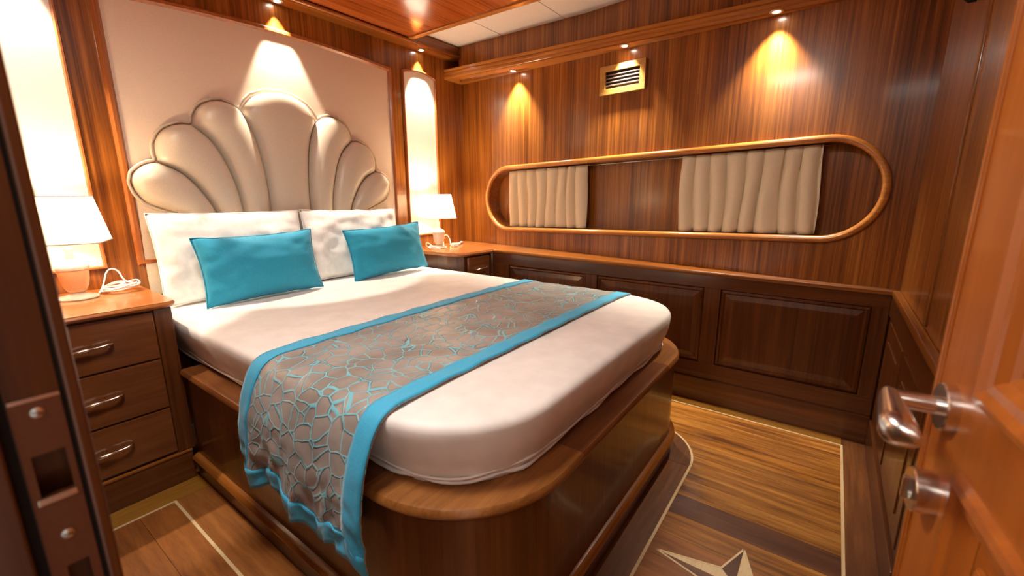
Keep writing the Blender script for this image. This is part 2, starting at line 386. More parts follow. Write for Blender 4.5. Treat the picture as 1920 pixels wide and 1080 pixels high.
# niche: reveal and back
win = empty('window_1', (xu(1.0)-.02, 1.05, .9), 'long rounded window niche framed in wood with beige curtains', 'window', kind='structure')
NB = -.10
MB().grid([[wallpt(y, z, .001) for y, z in st], [wallpt(y, z, NB) for y, z in st]], closed_u=True).out('reveal', WY, win)
n = len(st); MB().add([wallpt(y, z, NB) for y, z in stad(.004)], [list(range(n))]).out('back_panel', WZ, win)
MB().tube([wallpt(y, z, .008) for y, z in stad(.016, 26)], .019, 10, closed=True, flat=.9).out('window_frame', FASC, win, smooth=True)
def curtain(y0, y1, label, npl, seed):
    rnd = random.Random(seed); rows = []; m = npl*22
    ph = [rnd.uniform(-.9, .9) for _ in range(npl+2)]; am = [rnd.uniform(.65, 1.15) for _ in range(npl+2)]
    for j in range(17):
        v = j/16; row = []
        for i in range(m+1):
            u = i/m; y = y0+(y1-y0)*u
            k = u*npl; q = int(k); fr = k-q; a = am[q]*(1-fr)+am[q+1]*fr; p = ph[q]*(1-fr)+ph[q+1]*fr
            zt = None
            # window opening height here
            cly, clz, crz = 2.035, 1.118, 1.17
            t = (y-.06)/(2.035-.06); zc = 1.17+(1.118-1.17)*t
            zhi = zc+.207; zlo = zc-.209
            z = zhi+(zlo-zhi)*v
            s = 2*abs(math.sin(k*PI+p*.45+.12*math.sin(v*3+k)))**.38-1
            d = NB+.056+.034*a*s*(.75+.3*v)
            if v < .08: d = NB+.058+.014*a*s
            row.append(wallpt(y+.006*math.sin(v*4+q), z, d))
        rows.append(row)
    o = MB().grid(rows).out('curtain', CURT, None, smooth=True, origin=wallpt((y0+y1)/2, zlo, NB+.045), label=label, cat='curtain', group='window curtains')
    sm = o.modifiers.new('thick', 'SOLIDIFY'); sm.thickness = .002
    mb = MB().tube([wallpt(y0, zhi-.004 if y0 > 1 else 1.375, NB+.047), wallpt(y1, zhi-.004, NB+.047)], .004, 6)
    return o
curtain(2.07, 1.36, 'beige pleated curtain at the headboard end of the window', 8, 3)
curtain(.735, .075, 'beige pleated curtain at the door end of the window', 8, 5)
for y0, y1 in ((2.08, .07),):
    MB().tube([wallpt(y0, 1.118+.205, NB+.02), wallpt(y1, 1.17+.205, NB+.02)], .004, 6).out('curtain_rod', CHROME, win, smooth=True)

# fascia and soffit over the window wall
def fx(y): return 2.605-.035*(YH-y)
fas = empty('trim_2', (fx(1.2), 1.2, 1.99), 'stepped teak fascia and soffit over the window wall', 'trim', kind='structure')
y0, y1 = YE-.06, YH-.001
def slab(name, mat, prof, **k):
    rows = []
    for y in (y0, y1):
        rows.append([Vector((fx(y)+o, y, zs(y)+z)) for o, z in prof])
    mb = MB(); mb.grid(rows, closed_u=True); m = len(prof); mb.F += [tuple(range(m)), tuple(range(m, 2*m))]
    return mb.out(name, mat, fas, **k)
slab('fascia_board', FASC, [(0, .002), (-.004, .006), (-.004, .020), (.002, .024), (.002, .027), (-.003, .031), (-.003, .044), (.004, .047), (.004, .050), (-.002, .054), (-.002, .070), (.03, .070), (.03, .002)])
rows = [[(fx(y), y, zs(y)), (xu(y)+.01, y, zs(y)), (xu(y)+.01, y, zs(y)+.03), (fx(y), y, zs(y)+.03)] for y in (y0, y1)]
mb = MB().grid(rows, closed_u=True); mb.F += [(0, 1, 2, 3), (4, 5, 6, 7)]
mb.out('soffit_board', FASC, fas)
box('cove_panel', 2.672, 2.70, y0, 2.455, 2.0, ZW+.05, WZ, fas)

# ------------------------------------------------------------------ ceiling
ceil = box('ceiling', -1.2, 2.18, -.6, 2.455, ZC, ZC+.10, CEILW, label='glossy reddish mahogany ceiling with white panels along the window side', cat='ceiling', kind='structure')
box('ceiling_backing', 2.18, 2.95, -.6, 2.7, ZW+.012, ZW+.10, DARK, ceil)
for a, b in ((2.036, 2.454), (1.534, 2.030), (1.034, 1.528), (.534, 1.028), (.034, .528), (-.40, .028)):
    box('white_panel', 2.196, 2.671, a, b, ZW, ZW+.012, CEILP, ceil, bev=.002)
box('edge_trim', 2.165, 2.205, -.5, 2.448, ZC-.010, ZC+.012, FASC, ceil, bev=.004)
box('edge_trim', 2.178, 2.20, -.5, 2.448, ZC, ZW+.01, FASC, ceil)

# ------------------------------------------------------------------ lower window wall: ledge, raised panels, baseboard
low = box('wall_right_lower', XL+.012, xu(0)+.35, YE-.08, 1.985, 0, .70, BZ, label='dark mahogany wainscot with raised panels under the window', cat='wall', kind='structure')
low.name = 'wall_right'
V = []
def ledge():
    pts = [(-.29,), (1.99,)]
    rows = []
    for y in (-.30, 0, .5, 1, 1.5, 1.985):
        xa = XL-.012; xb = xu(y)+.004
        xb = max(xb, xa+.035)
        z = zl(y); rows.append([(xa+.004, y, z-.026), (xa-.002, y, z-.020), (xa-.004, y, z-.010), (xa, y, z-.002), (xa+.006, y, z), (xb, y, z), (xb, y, z-.026)])
    mb = MB().grid(rows, closed_u=True); mb.F += [tuple(range(7)), tuple(range(35, 42))]
    return mb.out('trim_3', WY, smooth=True, auto=40, label='narrow polished wooden ledge under the window', cat='ledge', kind='structure')
ledge()
box('top_rail', XL-.004, XL+.014, YE, 1.985, .655, .738, BY, low, bev=.003)
box('bottom_rail', XL-.004, XL+.014, YE, 1.985, .136, .228, BY, low, bev=.003)
for a, b in ((1.845, 1.985), (1.155, 1.235), (.437, .520), (YE, -.19)): box('stile', XL-.003, XL+.014, a, b, .22, .66, BZ, low, bev=.003)
def raised(y0, y1, z0, z1):
    x = XL
    lv = [(0, .014), (.004, 0.004), (.016, -.004), (.024, .006), (.05, .0), (.06, -.001)]
    rows = []
    for ins, dx in lv: rows.append([(x+dx, y0+ins, z0+ins), (x+dx, y1-ins, z0+ins), (x+dx, y1-ins, z1-ins), (x+dx, y0+ins, z1-ins)])
    mb = MB().grid(rows, closed_u=True); k = (len(lv)-1)*4; mb.F.append((k, k+1, k+2, k+3))
    mb.out('raised_panel', BZ, low)
for a, b in ((1.235, 1.845), (.520, 1.155), (-.19, .437)): raised(a, b, .228, .655)
bb = box('baseboard_right', XL-.016, XL+.02, YE, 1.985, 0, .137, BY, bev=.004, label='dark mahogany baseboard along the window wall', cat='baseboard', kind='structure')

# ------------------------------------------------------------------ end wall (beside the open door)
wf = box('wall_front', .05, 2.70, YE-.10, YE-.022, 0, 2.3, WZ, label='dark mahogany end wall beside the door', cat='wall', kind='structure')
MB().tube([(1.80, YE-.022, .75), (1.80, YE-.022, 2.16)], .008, 8).out('reflection_strip', WZ, wf, smooth=True)  # added half-round strip standing in for a soft reflection stripe
cab = empty('low_cabinet', (1.95, YE-.01, 0), 'low dark cabinet with wooden top along the end wall', 'cabinet')
box('body', 1.43, XL-.003, YE-.021, YE-.006, .0, .70, BZ, cab, bev=.002)
box('top', 1.415, XL-.018, YE-.0215, YE+.004, .715, .742, WX, cab, bev=.004)
box('rail', 1.43, XL-.02, YE-.008, YE+.002, .63, .714, BX, cab, bev=.002)
box('plinth', 1.43, XL-.02, YE-.008, YE+.003, 0, .13, BX, cab, bev=.002)
for a, b in ((1.49, 1.93), (1.98, 2.42)):
    d = box('door', a, b, YE-.008, YE-.002, .16, .61, BZ, cab, bev=.003)
    box('door_panel', a+.07, b-.07, YE-.003, YE+.002, .23, .54, BZ, d, bev=.004)
MB().tube([(2.046, YE-.022, 1.735), (2.046, YE-.005, 1.735), (2.046, YE+.004, 1.745), (2.046, YE+.006, 1.76)], .006, 8).out('coat_hook', DARK, None, smooth=True, origin=(2.046, YE-.022, 1.735), label='small dark coat hook high on the end wall', cat='hook')

# ------------------------------------------------------------------ door wall with doorway
YJ = .50
wl = MB().box(-.06, .05, YJ+.032, 2.62, 0, 2.3).box(-.06, .05, YE-.1, YJ+.004, 2.02, 2.3).out('wall_left', WZ, None, label='mahogany wall holding the doorway, at the left edge', cat='wall', kind='structure')
wl2 = box('wall_corridor', -1.25, -1.15, -.6, 2.7, 0, 2.3, WZ, label='corridor wall behind the doorway', cat='wall', kind='structure'); wl2.name = 'wall_outer'
jb = empty('trim_4', (.02, YJ, 0), 'dark wooden door jamb with strike plate at the left edge', 'door frame', kind='structure')
def plate_hole(name, x0, x1, z0, z1, holes, y, th, mat, parent):
    mb = MB(); zz = [z0]
    for hx0, hx1, hz0, hz1 in sorted(holes, key=lambda h: h[2]):
        mb.box(x0, x1, y-th, y, zz[-1], hz0); mb.box(x0, hx0, y-th, y, hz0, hz1); mb.box(hx1, x1, y-th, y, hz0, hz1); zz.append(hz1)
    mb.box(x0, x1, y-th, y, zz[-1], z1); return mb.out(name, mat, parent)
plate_hole('jamb', .0165, .047, 0, 2.02, [(.022, .0425, .915, .953), (.026, .041, .79, .846)], YJ+.0035, .0035, BZ, jb)
box('latch_pocket', .0165, .047, YJ+.022, YJ+.03, .77, .99, BZ, jb)
box('door_stop', -.06, .0095, YJ-.010, YJ+.01, 0, 2.02, BZ, jb, bev=.002)
box('rebate', .0085, .0168, YJ+.003, YJ+.01, 0, 2.02, DARK, jb)
box('groove', .0468, .0505, YJ+.002, YJ+.01, 0, 2.02, DARK, jb)
box('casing', .050, .059, YJ-.004, YJ+.07, 0, 2.06, BZ, jb, bev=.002)
pl = plate_hole('strike_plate', .0175, .0465, .775, 1.002, [(.0225, .0425, .915, .953), (.0265, .0405, .79, .846)], YJ+.0001, .0014, BRONZE, jb)
pl['label'] = 'bronze strike plate'
box('plate_lip', .020, .0435, YJ-.0026, YJ-.0008, .909, .9145, STEEL, pl, bev=.0005)
box('plate_edge', .0175, .0465, YJ-.0020, YJ-.0010, .9995, 1.0025, STEEL, pl)
for z in (.989, .876):
    MB().lathe([(.0001, 0), (.0044, 0), (.0044, .0012), (.003, .002), (.0001, .0021)], (.032, YJ-.0013, z), 16, Matrix.Rotation(PI/2, 4, 'X')).out('screw', SCREW, pl, smooth=True, auto=40)
    MB().box(-.0036, .0036, -.0037, -.0030, -.0005, .0005, M=Matrix.Translation((.032, YJ, z)) @ Matrix.Rotation(.35, 4, 'Y')).out('screw_slot', DARK, pl)

# ------------------------------------------------------------------ open door leaf
door = empty('door_1', (.60, -.135, .01), 'open orange-brown panelled door with nickel lever, at the right edge', 'door', kind='structure')
DD = Vector((.9949, .1010, 0)); DN = Vector((-.1010, .9949, 0)); DO = Vector((.60, -.135, 0))
DM = Matrix(((DD.x, DN.x, 0, DO.x), (DD.y, DN.y, 0, DO.y), (0, 0, 1, 0), (0, 0, 0, 1)))   # (s along, n out, z)
def dbox(name, s0, s1, n0, n1, z0, z1, mat, bev=0, parent=door): return MB().box(s0, s1, n0, n1, z0, z1, bev, DM).out(name, mat, parent)
dbox('leaf', -.63, .095, -.036, -.008, .012, 1.97, DOORW)
dbox('stile', -.015, .095, -.0085, 0, .012, 1.97, DOORW, .001); dbox('stile', -.63, -.52, -.0085, 0, .012, 1.97, DOORW, .001)
for z0, z1 in ((.882, .958), (.012, .15), (1.82, 1.97)): dbox('rail', -.522, -.014, -.0085, 0, z0, z1, DOORW)
dbox('edge_bead', .092, .100, -.037, .0025, .012, 1.97, DOORW, .002); dbox('edge_bead', .085, .0895, -.004, .002, .012, 1.97, DOORW, .001)
for z0, z1 in ((.958, 1.82), (.15, .882)):
    lv = [(0, -.001), (.004, .007), (.012, .009), (.02, .004), (.028, .003), (.036, -.004), (.044, -.0075)]
    rows = []
    for ins, d in lv: rows.append([DM @ Vector((s, d, z)) for s, z in ((-.52+ins, z0+ins), (-.015-ins, z0+ins), (-.015-ins, z1-ins), (-.52+ins, z1-ins))])
    MB().grid(rows, closed_u=True).out('panel_moulding', DOORW, door)
    dbox('door_panel', -.46, -.075, -.0085, -.001, z0+.06, z1-.06, DOORW, .006)
RN = DM @ Matrix.Rotation(-PI/2, 4, 'X')       # lathe z -> outward normal
def dl(prof, s, z, name, parent, mat=STEEL):
    M = Matrix.Translation(DM @ Vector((s, 0, z))) @ DM.to_3x3().to_4x4() @ Matrix.Rotation(-PI/2, 4, 'X')
    return MB().lathe(prof, (0, 0, 0), 30, M).out(name, mat, parent, smooth=True, auto=40)
HS, HZ = .040, .927
rose = dl([(.001, 0), (.0265, 0), (.0265, .0095), (.025, .011), (.001, .011)], HS, HZ, 'handle_rose', door); rose['label'] = 'brushed nickel rose'
dl([(.001, .010), (.0105, .010), (.0105, .052), (.001, .052)], HS, HZ, 'lever_neck', door)
# paddle lever, points towards the hinge side and broadens to its oblique tip
rows = []; NR = 20
for i in range(NR+1):
    t = i/NR; sv = HS+.0125-.112*t
    no = .0615+.019*t; ni = .0455-.001*t; hw = .0118+.0075*t; e = 1.0
    if t > .72: e = math.sqrt(max(0, 1-((t-.72)/.285)**2))
    if t < .08: e = .75+.25*t/.08
    hw *= max(.12, e); no = ni+.004+(no-ni-.004)*max(.1, e)
    row = []
    for k in range(20):
        a = 2*PI*k/20; ca, sa = math.cos(a), math.sin(a)
        ca = math.copysign(abs(ca)**.8, ca); sa = math.copysign(abs(sa)**.8, sa)
        row.append(DM @ Vector((sv, (no+ni)/2+(no-ni)/2*sa, HZ-.004*t+hw*ca)))
    rows.append(row)
mb = MB().grid(rows, closed_u=True); mb.F += [tuple(range(20)), tuple(range(NR*20, NR*20+20))]
lev = mb.out('lever_handle', STEEL, door, smooth=True, auto=60); lev['label'] = 'brushed nickel paddle lever'
cy = dl([(.001, 0), (.0255, 0), (.0255, .019), (.024, .0205), (.012, .0205), (.012, .018), (.001, .018)], HS, .820, 'lock_rose', door)
MB().box(HS-.004, HS+.004, .017, .0275, .806, .834, .0015, DM).out('lock_cylinder', STEEL, cy)

# ------------------------------------------------------------------ bed
BX0, BX1, BY0, BYB, BR = .538, 2.112, .478, 2.50, .315
def outline(off, n=16, yb=2.026):
    """walks head-left -> foot -> head-right; outward normal is to the right, so offsets are negated in sweep"""
    x0, x1, y0, r = BX0-off, BX1+off, BY0-off, BR+off
    return [(x0, yb)]+arc(x0+r, y0+r, r, 180, 270, n)+arc(x1-r, y0+r, r, 270, 360, n)+[(x1, yb)]
bed = empty('platform_bed', (1.325, 1.5, 0), 'mahogany platform bed base with rounded foot corners and wooden rim', 'bed')
def bsweep(name, prof, mat, path, **k):
    # outward on the right-hand side of the walk: flip sign
    return MB().sweep(path, [(-o, z) for o, z in prof]).out(name, mat, bed, smooth=True, auto=35, **k)
PATH = outline(0)
PLP = [(-.03, 0), (.008, 0), (.008, .078), (-.03, .078)]
MLP = [(-.02, .076), (.014, .076), (.022, .081), (.025, .089), (.021, .098), (.012, .104), (.004, .107), (-.02, .107)]
for pth, m1, m2 in (([PATH[0], PATH[1]], BY, WY), (PATH[1:35], BX, WX), ([PATH[34], PATH[35]], BY, WY)):
    bsweep('plinth', PLP, m1, pth); bsweep('base_moulding', MLP, m2, pth)
bsweep('side_panel', [(-.025, .10), (0, .10), (0, .455), (-.025, .455)], BZ, PATH)
RP = [(-.085, .449), (.004, .449), (.012, .452), (.017, .460), (.016, .470), (.010, .477), (.002, .479), (-.085, .479)]
npth = len(PATH)
segs = [(0, 2, BY), (1, 18, RIMT), (17, 20, RIMD), (18, 35, RIMT), (34, 36, BY)]
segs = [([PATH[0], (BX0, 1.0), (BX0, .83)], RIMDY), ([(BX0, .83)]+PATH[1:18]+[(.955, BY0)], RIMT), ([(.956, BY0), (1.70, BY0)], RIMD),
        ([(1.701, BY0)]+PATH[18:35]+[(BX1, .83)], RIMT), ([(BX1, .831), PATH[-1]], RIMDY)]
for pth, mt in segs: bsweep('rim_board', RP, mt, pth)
box('deck', BX0+.10, BX1-.10, BY0+.20, 2.48, .42, .474, BX, bed)

# mattress with a fitted sheet
def mpath(off, n=18, yb=2.47):
    x0, x1, y0, r = .565-off, 2.105+off, .51-off, .30+off
    side = [(x0, yb-(yb-y0-r)*i/26) for i in range(26)]
    foot = arc(x0+r, y0+r, r, 180, 270, n); mid = [(x0+r+(x1-x0-2*r)*i/20, y0) for i in range(1, 20)]
    foot2 = arc(x1-r, y0+r, r, 270, 360, n); side2 = [(x1, y0+r+(yb-y0-r)*i/26) for i in range(1, 27)]
    return side+foot+mid+foot2+side2
levels = [(-.042, .480), (-.040, .488), (-.036, .497), (-.031, .506), (-.028, .516), (-.024, .528), (-.019, .542), (-.014, .556), (-.009, .572), (-.005, .59), (-.002, .61), (0, .630), (-.003, .641), (-.010, .649), (-.024, .654), (-.08, .657), (-.16, .660), (-.28, .662)]
rows = []
for li, (off, z) in enumerate(levels):
    row = []
    for i, p in enumerate(mpath(off)):
        k = noise.noise(Vector((p[0]*9, p[1]*9, z*30)))
        wr_ = noise.noise(Vector((i*.55, z*14, 3)))
        d = .0
        if li < 11:
            fz = 1-li/11; d = .005*fz*wr_+.0045*fz*noise.noise(Vector((i*.42, z*95+i*.25, 9)))+.0035*fz*noise.noise(Vector((i*1.3, z*40-i*.5, 2)))
        zz = z+(.0015*k if li > 13 else 0)
        c = Vector((1.335, max(p[1], 1.1))); v = Vector(p); o = (v-c); o.normalize()
        row.append((p[0]+o.x*d, p[1]+o.y*d, zz))
    rows.append(row)
mb = MB().grid(rows); nn = len(rows[0])
top_i = [(len(levels)-1)*nn+i for i in range(nn)]
# close the top with a fan of cross strips (mirror pairs), the head end with one face
for i in range(nn//2-1):
    a, b = top_i[i], top_i[i+1]; c, d = top_i[nn-2-i], top_i[nn-1-i]
    if b != c: mb.F.append((a, b, c, d))
for li in range(len(levels)-1): mb.F.append((li*nn, (li+1)*nn, (li+1)*nn+nn-1, li*nn+nn-1))
mb.F.append(tuple(range(nn)))
mat_ = mb.out('mattress', SHEET, None, smooth=True, auto=60, origin=(1.335, 1.5, .48), label='thick mattress in a white fitted sheet on the wooden bed base', cat='mattress')
rnd = random.Random(4); hem = []
for i, p in enumerate(mpath(-.036)):
    hem.append((p[0]+.003*math.sin(i*.9), p[1]+.003*math.cos(i*1.3), .489+.004*math.sin(i*.7)+.003*rnd.random()))
MB().tube(hem, .006, 6).out('sheet_hem', SHEET, mat_, smooth=True)
hem2 = [(p[0]+.004*math.sin(i*.5), p[1]+.002*math.cos(i), .505+.006*math.sin(i*.33+1)) for i, p in enumerate(mpath(-.030))]
MB().tube(hem2, .0035, 6).out('sheet_fold', SHEET, mat_, smooth=True)

# ------------------------------------------------------------------ bed runner
def runner_pt(s, v):
    """s: distance along from the far end over the top, v: 0 far edge (head side) .. 1 near edge (foot side)"""
    yv = 1.415+(.785-1.415)*v
    prof = [(2.135, .50), (2.125, .60), (2.10, .650), (2.04, .665), (1.6, .670), (1.1, .669), (.72, .666), (.62, .664), (.575, .655), (.547, .632), (.527, .595), (.508, .54), (.496, .48), (.490, .42), (.489, .36), (.491, .30), (.494, .24)]
    return prof, yv
prof, _ = runner_pt(0, 0)
PR = resample([(x, z, 0) for x, z in prof], 150, 1)
Ltot = sum((b-a).length for a, b in zip(PR, PR[1:]))
NV = 50
def runner_surface(j, i, lift=0):
    """i along 0..149, j across 0..NV"""
    v = j/NV; p = PR[i]; s = Ltot*i/149
    # hanging end
    hang = max(0, (.60-p.y)) if p.x < .9 else 0
    y = 1.415+(.785-1.415)*v
    h = hang/.36
    y += (.035*(1-v)+.005*v)*min(1, h)
    fold = math.sin(v*17+1.2+h*1.5)*.5+math.sin(v*31+.5)*.35
    x = p.x - lift; z = p.y
    if hang > 0:
        x += .018*fold*min(1, h*1.4)*h - .012*h*(v-.5)+.010*min(1, h*1.3)*noise.noise(Vector((v*15, hang*24, 1)))+.006*h*noise.noise(Vector((v*30, hang*40, 4)))
        # ragged length of the hanging end
        ks = [(0, .238), (.10, .262), (.33, .315), (.48, .262), (.57, .285), (.68, .252), (.80, .30), (.92, .303), (1, .262)]
        for (va, za), (vb_, zb_) in zip(ks, ks[1:]):
            if va <= v <= vb_: q = (v-va)/(vb_-va); q = q*q*(3-2*q); endz = za+(zb_-za)*q
        z = .60-hang*(.60-endz)/(.60-.24)
    else:
        z += .0016*math.sin(s*38+v*21)+.0014*noise.noise(Vector((s*14, v*10, 0)))+lift
    return Vector((x, y, z))
run = empty('bed_runner', (1.3, 1.1, .66), 'taupe embroidered bed runner with turquoise border across the mattress', 'bed runner')
def runner_part(name, mat, js, is_, lift):
    rows = [[runner_surface(j, i, lift) for j in js] for i in is_]
    o = MB().grid(rows).out(name, mat, run, smooth=True)
    me = o.data; uvl = me.uv_layers.new(name='UVMap'); vs = []
    for i in is_:
        for j in js: vs.append((Ltot*i/149, j/NV*.63))
    for lp in me.loops: uvl.data[lp.index].uv = vs[lp.vertex_index]
    m = o.modifiers.new('thick', 'SOLIDIFY'); m.thickness = .004; m.offset = 1
    return o
runner_part('runner_cloth', RUNM, list(range(0, NV+1)), list(range(150)), 0.0)
bw = 6
for nm, js in (('border', list(range(0, bw))), ('border', list(range(NV-bw+1, NV+1)))): runner_part(nm, TEALB, js, list(range(150)), .0035)
runner_part('border', TEALB, list(range(0, NV+1)), list(range(144, 150)), .0036)
runner_part('border', TEALB, list(range(0, NV+1)), list(range(0, 8)), .0036)

# ------------------------------------------------------------------ pillows
def pillow(name, wd, ht, th, mat, M, label, group, seed, conc=.05, wrinkle=.004, n=30):
    def surf(u, v, sg):
        x = wd/2*u*(1-conc*(1-v*v)); z = ht/2*v*(1-conc*1.3*(1-u*u))
        t = (1-abs(u)**2.6)**.62*(1-abs(v)**2.6)**.62
        q = noise.noise(Vector((u*3+seed, v*3, sg*2)))*wrinkle*2+noise.noise(Vector((u*8+seed, v*5+u*3, sg)))*wrinkle*(.4+abs(u))
        return Vector((x, sg*(th/2*t+q*min(1, t*2)), z+wrinkle*noise.noise(Vector((u*4+seed, sg, 5)))))
    mb = MB()
    G = [-1+2*i/n for i in range(n+1)]; G = [math.copysign(abs(g)**.8, g) for g in G]
    idx = {}
    V = []; F = []
    def vid(i, j, sg):
        key = (i, j, 0 if (i in (0, n) or j in (0, n)) else sg)
        if key not in idx: idx[key] = len(V); V.append(M @ surf(G[i], G[j], sg))
        return idx[key]
    for sg in (-1, 1):
        for i in range(n):
            for j in range(n):
                F.append((vid(i, j, sg), vid(i+1, j, sg), vid(i+1, j+1, sg), vid(i, j+1, sg)))
    c = M @ Vector((0, 0, -ht/2))
    o = mk(name, V, F, mat, None, smooth=True, origin=c, label=label, cat=name.split('_')[-1], group=group)
    edge = [M @ surf(G[i], G[0], 1) for i in range(n)]+[M @ surf(G[n], G[j], 1) for j in range(n)]+[M @ surf(G[i], G[n], 1) for i in range(n, 0, -1)]+[M @ surf(G[0], G[j], 1) for j in range(n, 0, -1)]
    MB().tube(edge, .0028, 6, closed=True).out('seam', mat, o, smooth=True)
    return o
def PM(cx, cy, cz, lean, rz=0, roll=0):
    return Matrix.Translation((cx, cy, cz)) @ Matrix.Rotation(rz, 4, 'Z') @ Matrix.Rotation(-lean, 4, 'X') @ Matrix.Rotation(roll, 4, 'Y')
pillow('bed_pillow', .685, .42, .125, PILW, PM(.945, 2.408, .870, .18, 0, .01), 'white pillow beside the near nightstand, behind a teal cushion', 'white bed pillows', 1, .03, .006)
pillow('bed_pillow', .665, .41, .125, PILW, PM(1.628, 2.408, .865, .18, 0, .02), 'creased white pillow on the window side, behind a teal cushion', 'white bed pillows', 5, .03, .009)
pillow('throw_cushion', .555, .315, .135, TEAL, PM(.978, 2.228, .821, .22, 0, -.01), 'teal cushion nearer the doorway, leaning on a white pillow', 'teal cushions', 9, .06, .004)
pillow('throw_cushion', .575, .305, .13, TEAL, PM(1.735, 2.232, .817, .22, 0, -.035), 'teal cushion on the window side, leaning on a white pillow', 'teal cushions', 13, .06, .004)

# ------------------------------------------------------------------ shell headboard
HX, HY = 1.30, YH-.004
hb = empty('shell_headboard', (HX, HY, .70), 'ivory leather headboard shaped like a scallop shell with seven lobes', 'headboard')
sA = [(.09, .70), (.105, .85), (.118, 1.035), (.116, 1.137), (.122, 1.267), (.139, 1.40), (.166, 1.50), (.203, 1.576)]
sC = [(.19, .70), (.225, .85), (.255, 1.02), (.26, 1.12), (.28, 1.23), (.316, 1.35), (.363, 1.43), (.428, 1.482)]
sD = [(.27, .70), (.315, .85), (.37, 1.025), (.388, 1.085), (.425, 1.165), (.475, 1.235), (.52, 1.275), (.588, 1.303)]
sG = [(.33, .70), (.39, .90), (.455, 1.02), (.49, 1.045), (.535, 1.07), (.60, 1.095), (.66, 1.125)]
cA, cC, cD = (.207, 1.582), (.430, 1.484), (.590, 1.304)
lobes = [
 ([(-a, b) for a, b in sA]+[(-.207, 1.582), (-.177, 1.628), (-.14, 1.664), (-.07, 1.693), (0, 1.701)], sA+[(.207, 1.582), (.177, 1.628), (.14, 1.664), (.07, 1.693), (0, 1.701)]),
 (sA+[cA, (.235, 1.602), (.29, 1.616), (.335, 1.608)], sC+[cC, (.424, 1.525), (.40, 1.565), (.372, 1.592), (.335, 1.608)]),
 (sC+[cC, (.47, 1.488), (.515, 1.474)], sD+[cD, (.597, 1.34), (.594, 1.385), (.572, 1.43), (.545, 1.458), (.515, 1.474)]),
 (sD+[cD, (.62, 1.302), (.655, 1.285)], sG+[(.69, 1.17), (.70, 1.215), (.688, 1.255), (.655, 1.285)]),
]
def lobe(inner, outer, sgn, nv=44, nu=18):
    A = resample([(a, b, 0) for a, b in inner], nv, 1); B = resample([(a, b, 0) for a, b in outer], nv, 1); rows = []
    for i in range(nv):
        wdt = (A[i]-B[i]).length; row = []
        endf = 1-(max(0, (i/(nv-1)-.80)/.20))**2.2
        for j in range(nu+1):
            u = j/nu; p = A[i].lerp(B[i], u)
            t = (1-abs(2*u-1)**2.3)**.55
            dep = .008+.066*t*min(1, .35+wdt/.16*.65)*max(0, endf)**.5
            row.append((HX+sgn*p.x, HY-dep, p.y))
        rows.append(row)
    rows = [[(x, HY-.002, z) for x, _, z in [r[0]]]+r+[(r[-1][0], HY-.002, r[-1][2])] for r in rows]
    return MB().grid(rows).out('lobe', SHELL, hb, smooth=True)
for k, (a, b) in enumerate(lobes):
    lobe(a, b, 1)
    if k: lobe(a, b, -1)
# flat wings under the outer lobes and piping along the contour
for s in (1, -1):
    P = [(HX+s*a, b) for a, b in ([(.30, .70)]+sG[1:]+[(.69, 1.16), (.70, .88), (.70, .70)])]
    MB().prism(P, .001, .010, Matrix.Translation((0, HY, 0)) @ TOXZ).out('wing', SHELL, hb)
cont = [(.0, 1.712), (.075, 1.704), (.15, 1.674), (.19, 1.635), (.216, 1.592), (.24, 1.612), (.29, 1.627), (.34, 1.619), (.382, 1.600), (.411, 1.572), (.434, 1.53), (.440, 1.494), (.475, 1.498), (.52, 1.484), (.552, 1.467), (.582, 1.434), (.605, 1.388), (.607, 1.34), (.600, 1.314), (.625, 1.312), (.66, 1.295), (.697, 1.262), (.711, 1.216), (.70, 1.166), (.668, 1.116), (.60, 1.085), (.535, 1.060), (.49, 1.035), (.455, 1.008), (.39, .89)]
full = [(-a, b) for a, b in cont[::-1]]+cont[1:]
MB().tube([(HX+p.x, HY-.012, p.y) for p in resample([(a, b, 0) for a, b in full], 240, 0)], .0065, 8).out('piping', PIPE, hb, smooth=True)

# ------------------------------------------------------------------ nightstands
def handle(x, y, z, par):
    h = .056; pts = [(x-h, y, z-.004), (x-h, y-.016, z-.004), (x-h*.75, y-.024, z-.003), (x-.01, y-.026, z), (x+h*.5, y-.026, z+.002), (x+h*.8, y-.024, z+.003), (x+h, y-.016, z+.004), (x+h, y, z+.004)]
    pts = resample(pts, 24, 2); rad = []
    for i in range(24):
        t = i/23; rad.append(.0038+.004*max(0, math.sin((t-.12)/.42*PI) if .12 < t < .54 else 0)+.0025*(math.sin((t-.7)/.25*PI) if .7 < t < .95 else 0))
    return MB().tube(pts, rad, 10, flat=.8).out('handle', CHROME, par, smooth=True, label='polished metal bow handle')
ns = empty('nightstand', (.30, 2.28, 0), 'three-drawer mahogany nightstand nearest the doorway, under the larger lamp', 'nightstand', 'bedside nightstands')
NX0, NX1, NY = .062, .532, 2.045
box('body', NX0, NX1, NY, 2.546, .13, .735, BZ, ns)
box('plinth', NX0, NX1-.012, NY-.012, NY+.03, 0, .128, BX, ns, bev=.003)
box('plinth_cap', NX0, NX1-.012, NY-.017, NY, .124, .133, WX, ns, bev=.002)
box('stile', .476, NX1, NY-.012, NY+.002, .136, .735, BZ, ns, bev=.002)
box('stile', NX0, .100, NY-.012, NY+.002, .136, .735, BZ, ns, bev=.002)
for z0, z1 in ((.147, .334), (.342, .538), (.546, .728)):
    d = box('drawer', .104, .472, NY-.014, NY+.01, z0, z1, DRW, ns, bev=.002)
    handle(.287, NY-.014, (z0+z1)/2+.004, d)
tp = [(NX0, 2.548), (NX0, NY-.028), (.512, NY-.028), (.536, NY-.018), (.546, NY+.004), (.550, 2.20), (.556, 2.548)]
mb = MB().prism(tp, .742, .760); 
mb.out('top', FASX, ns)
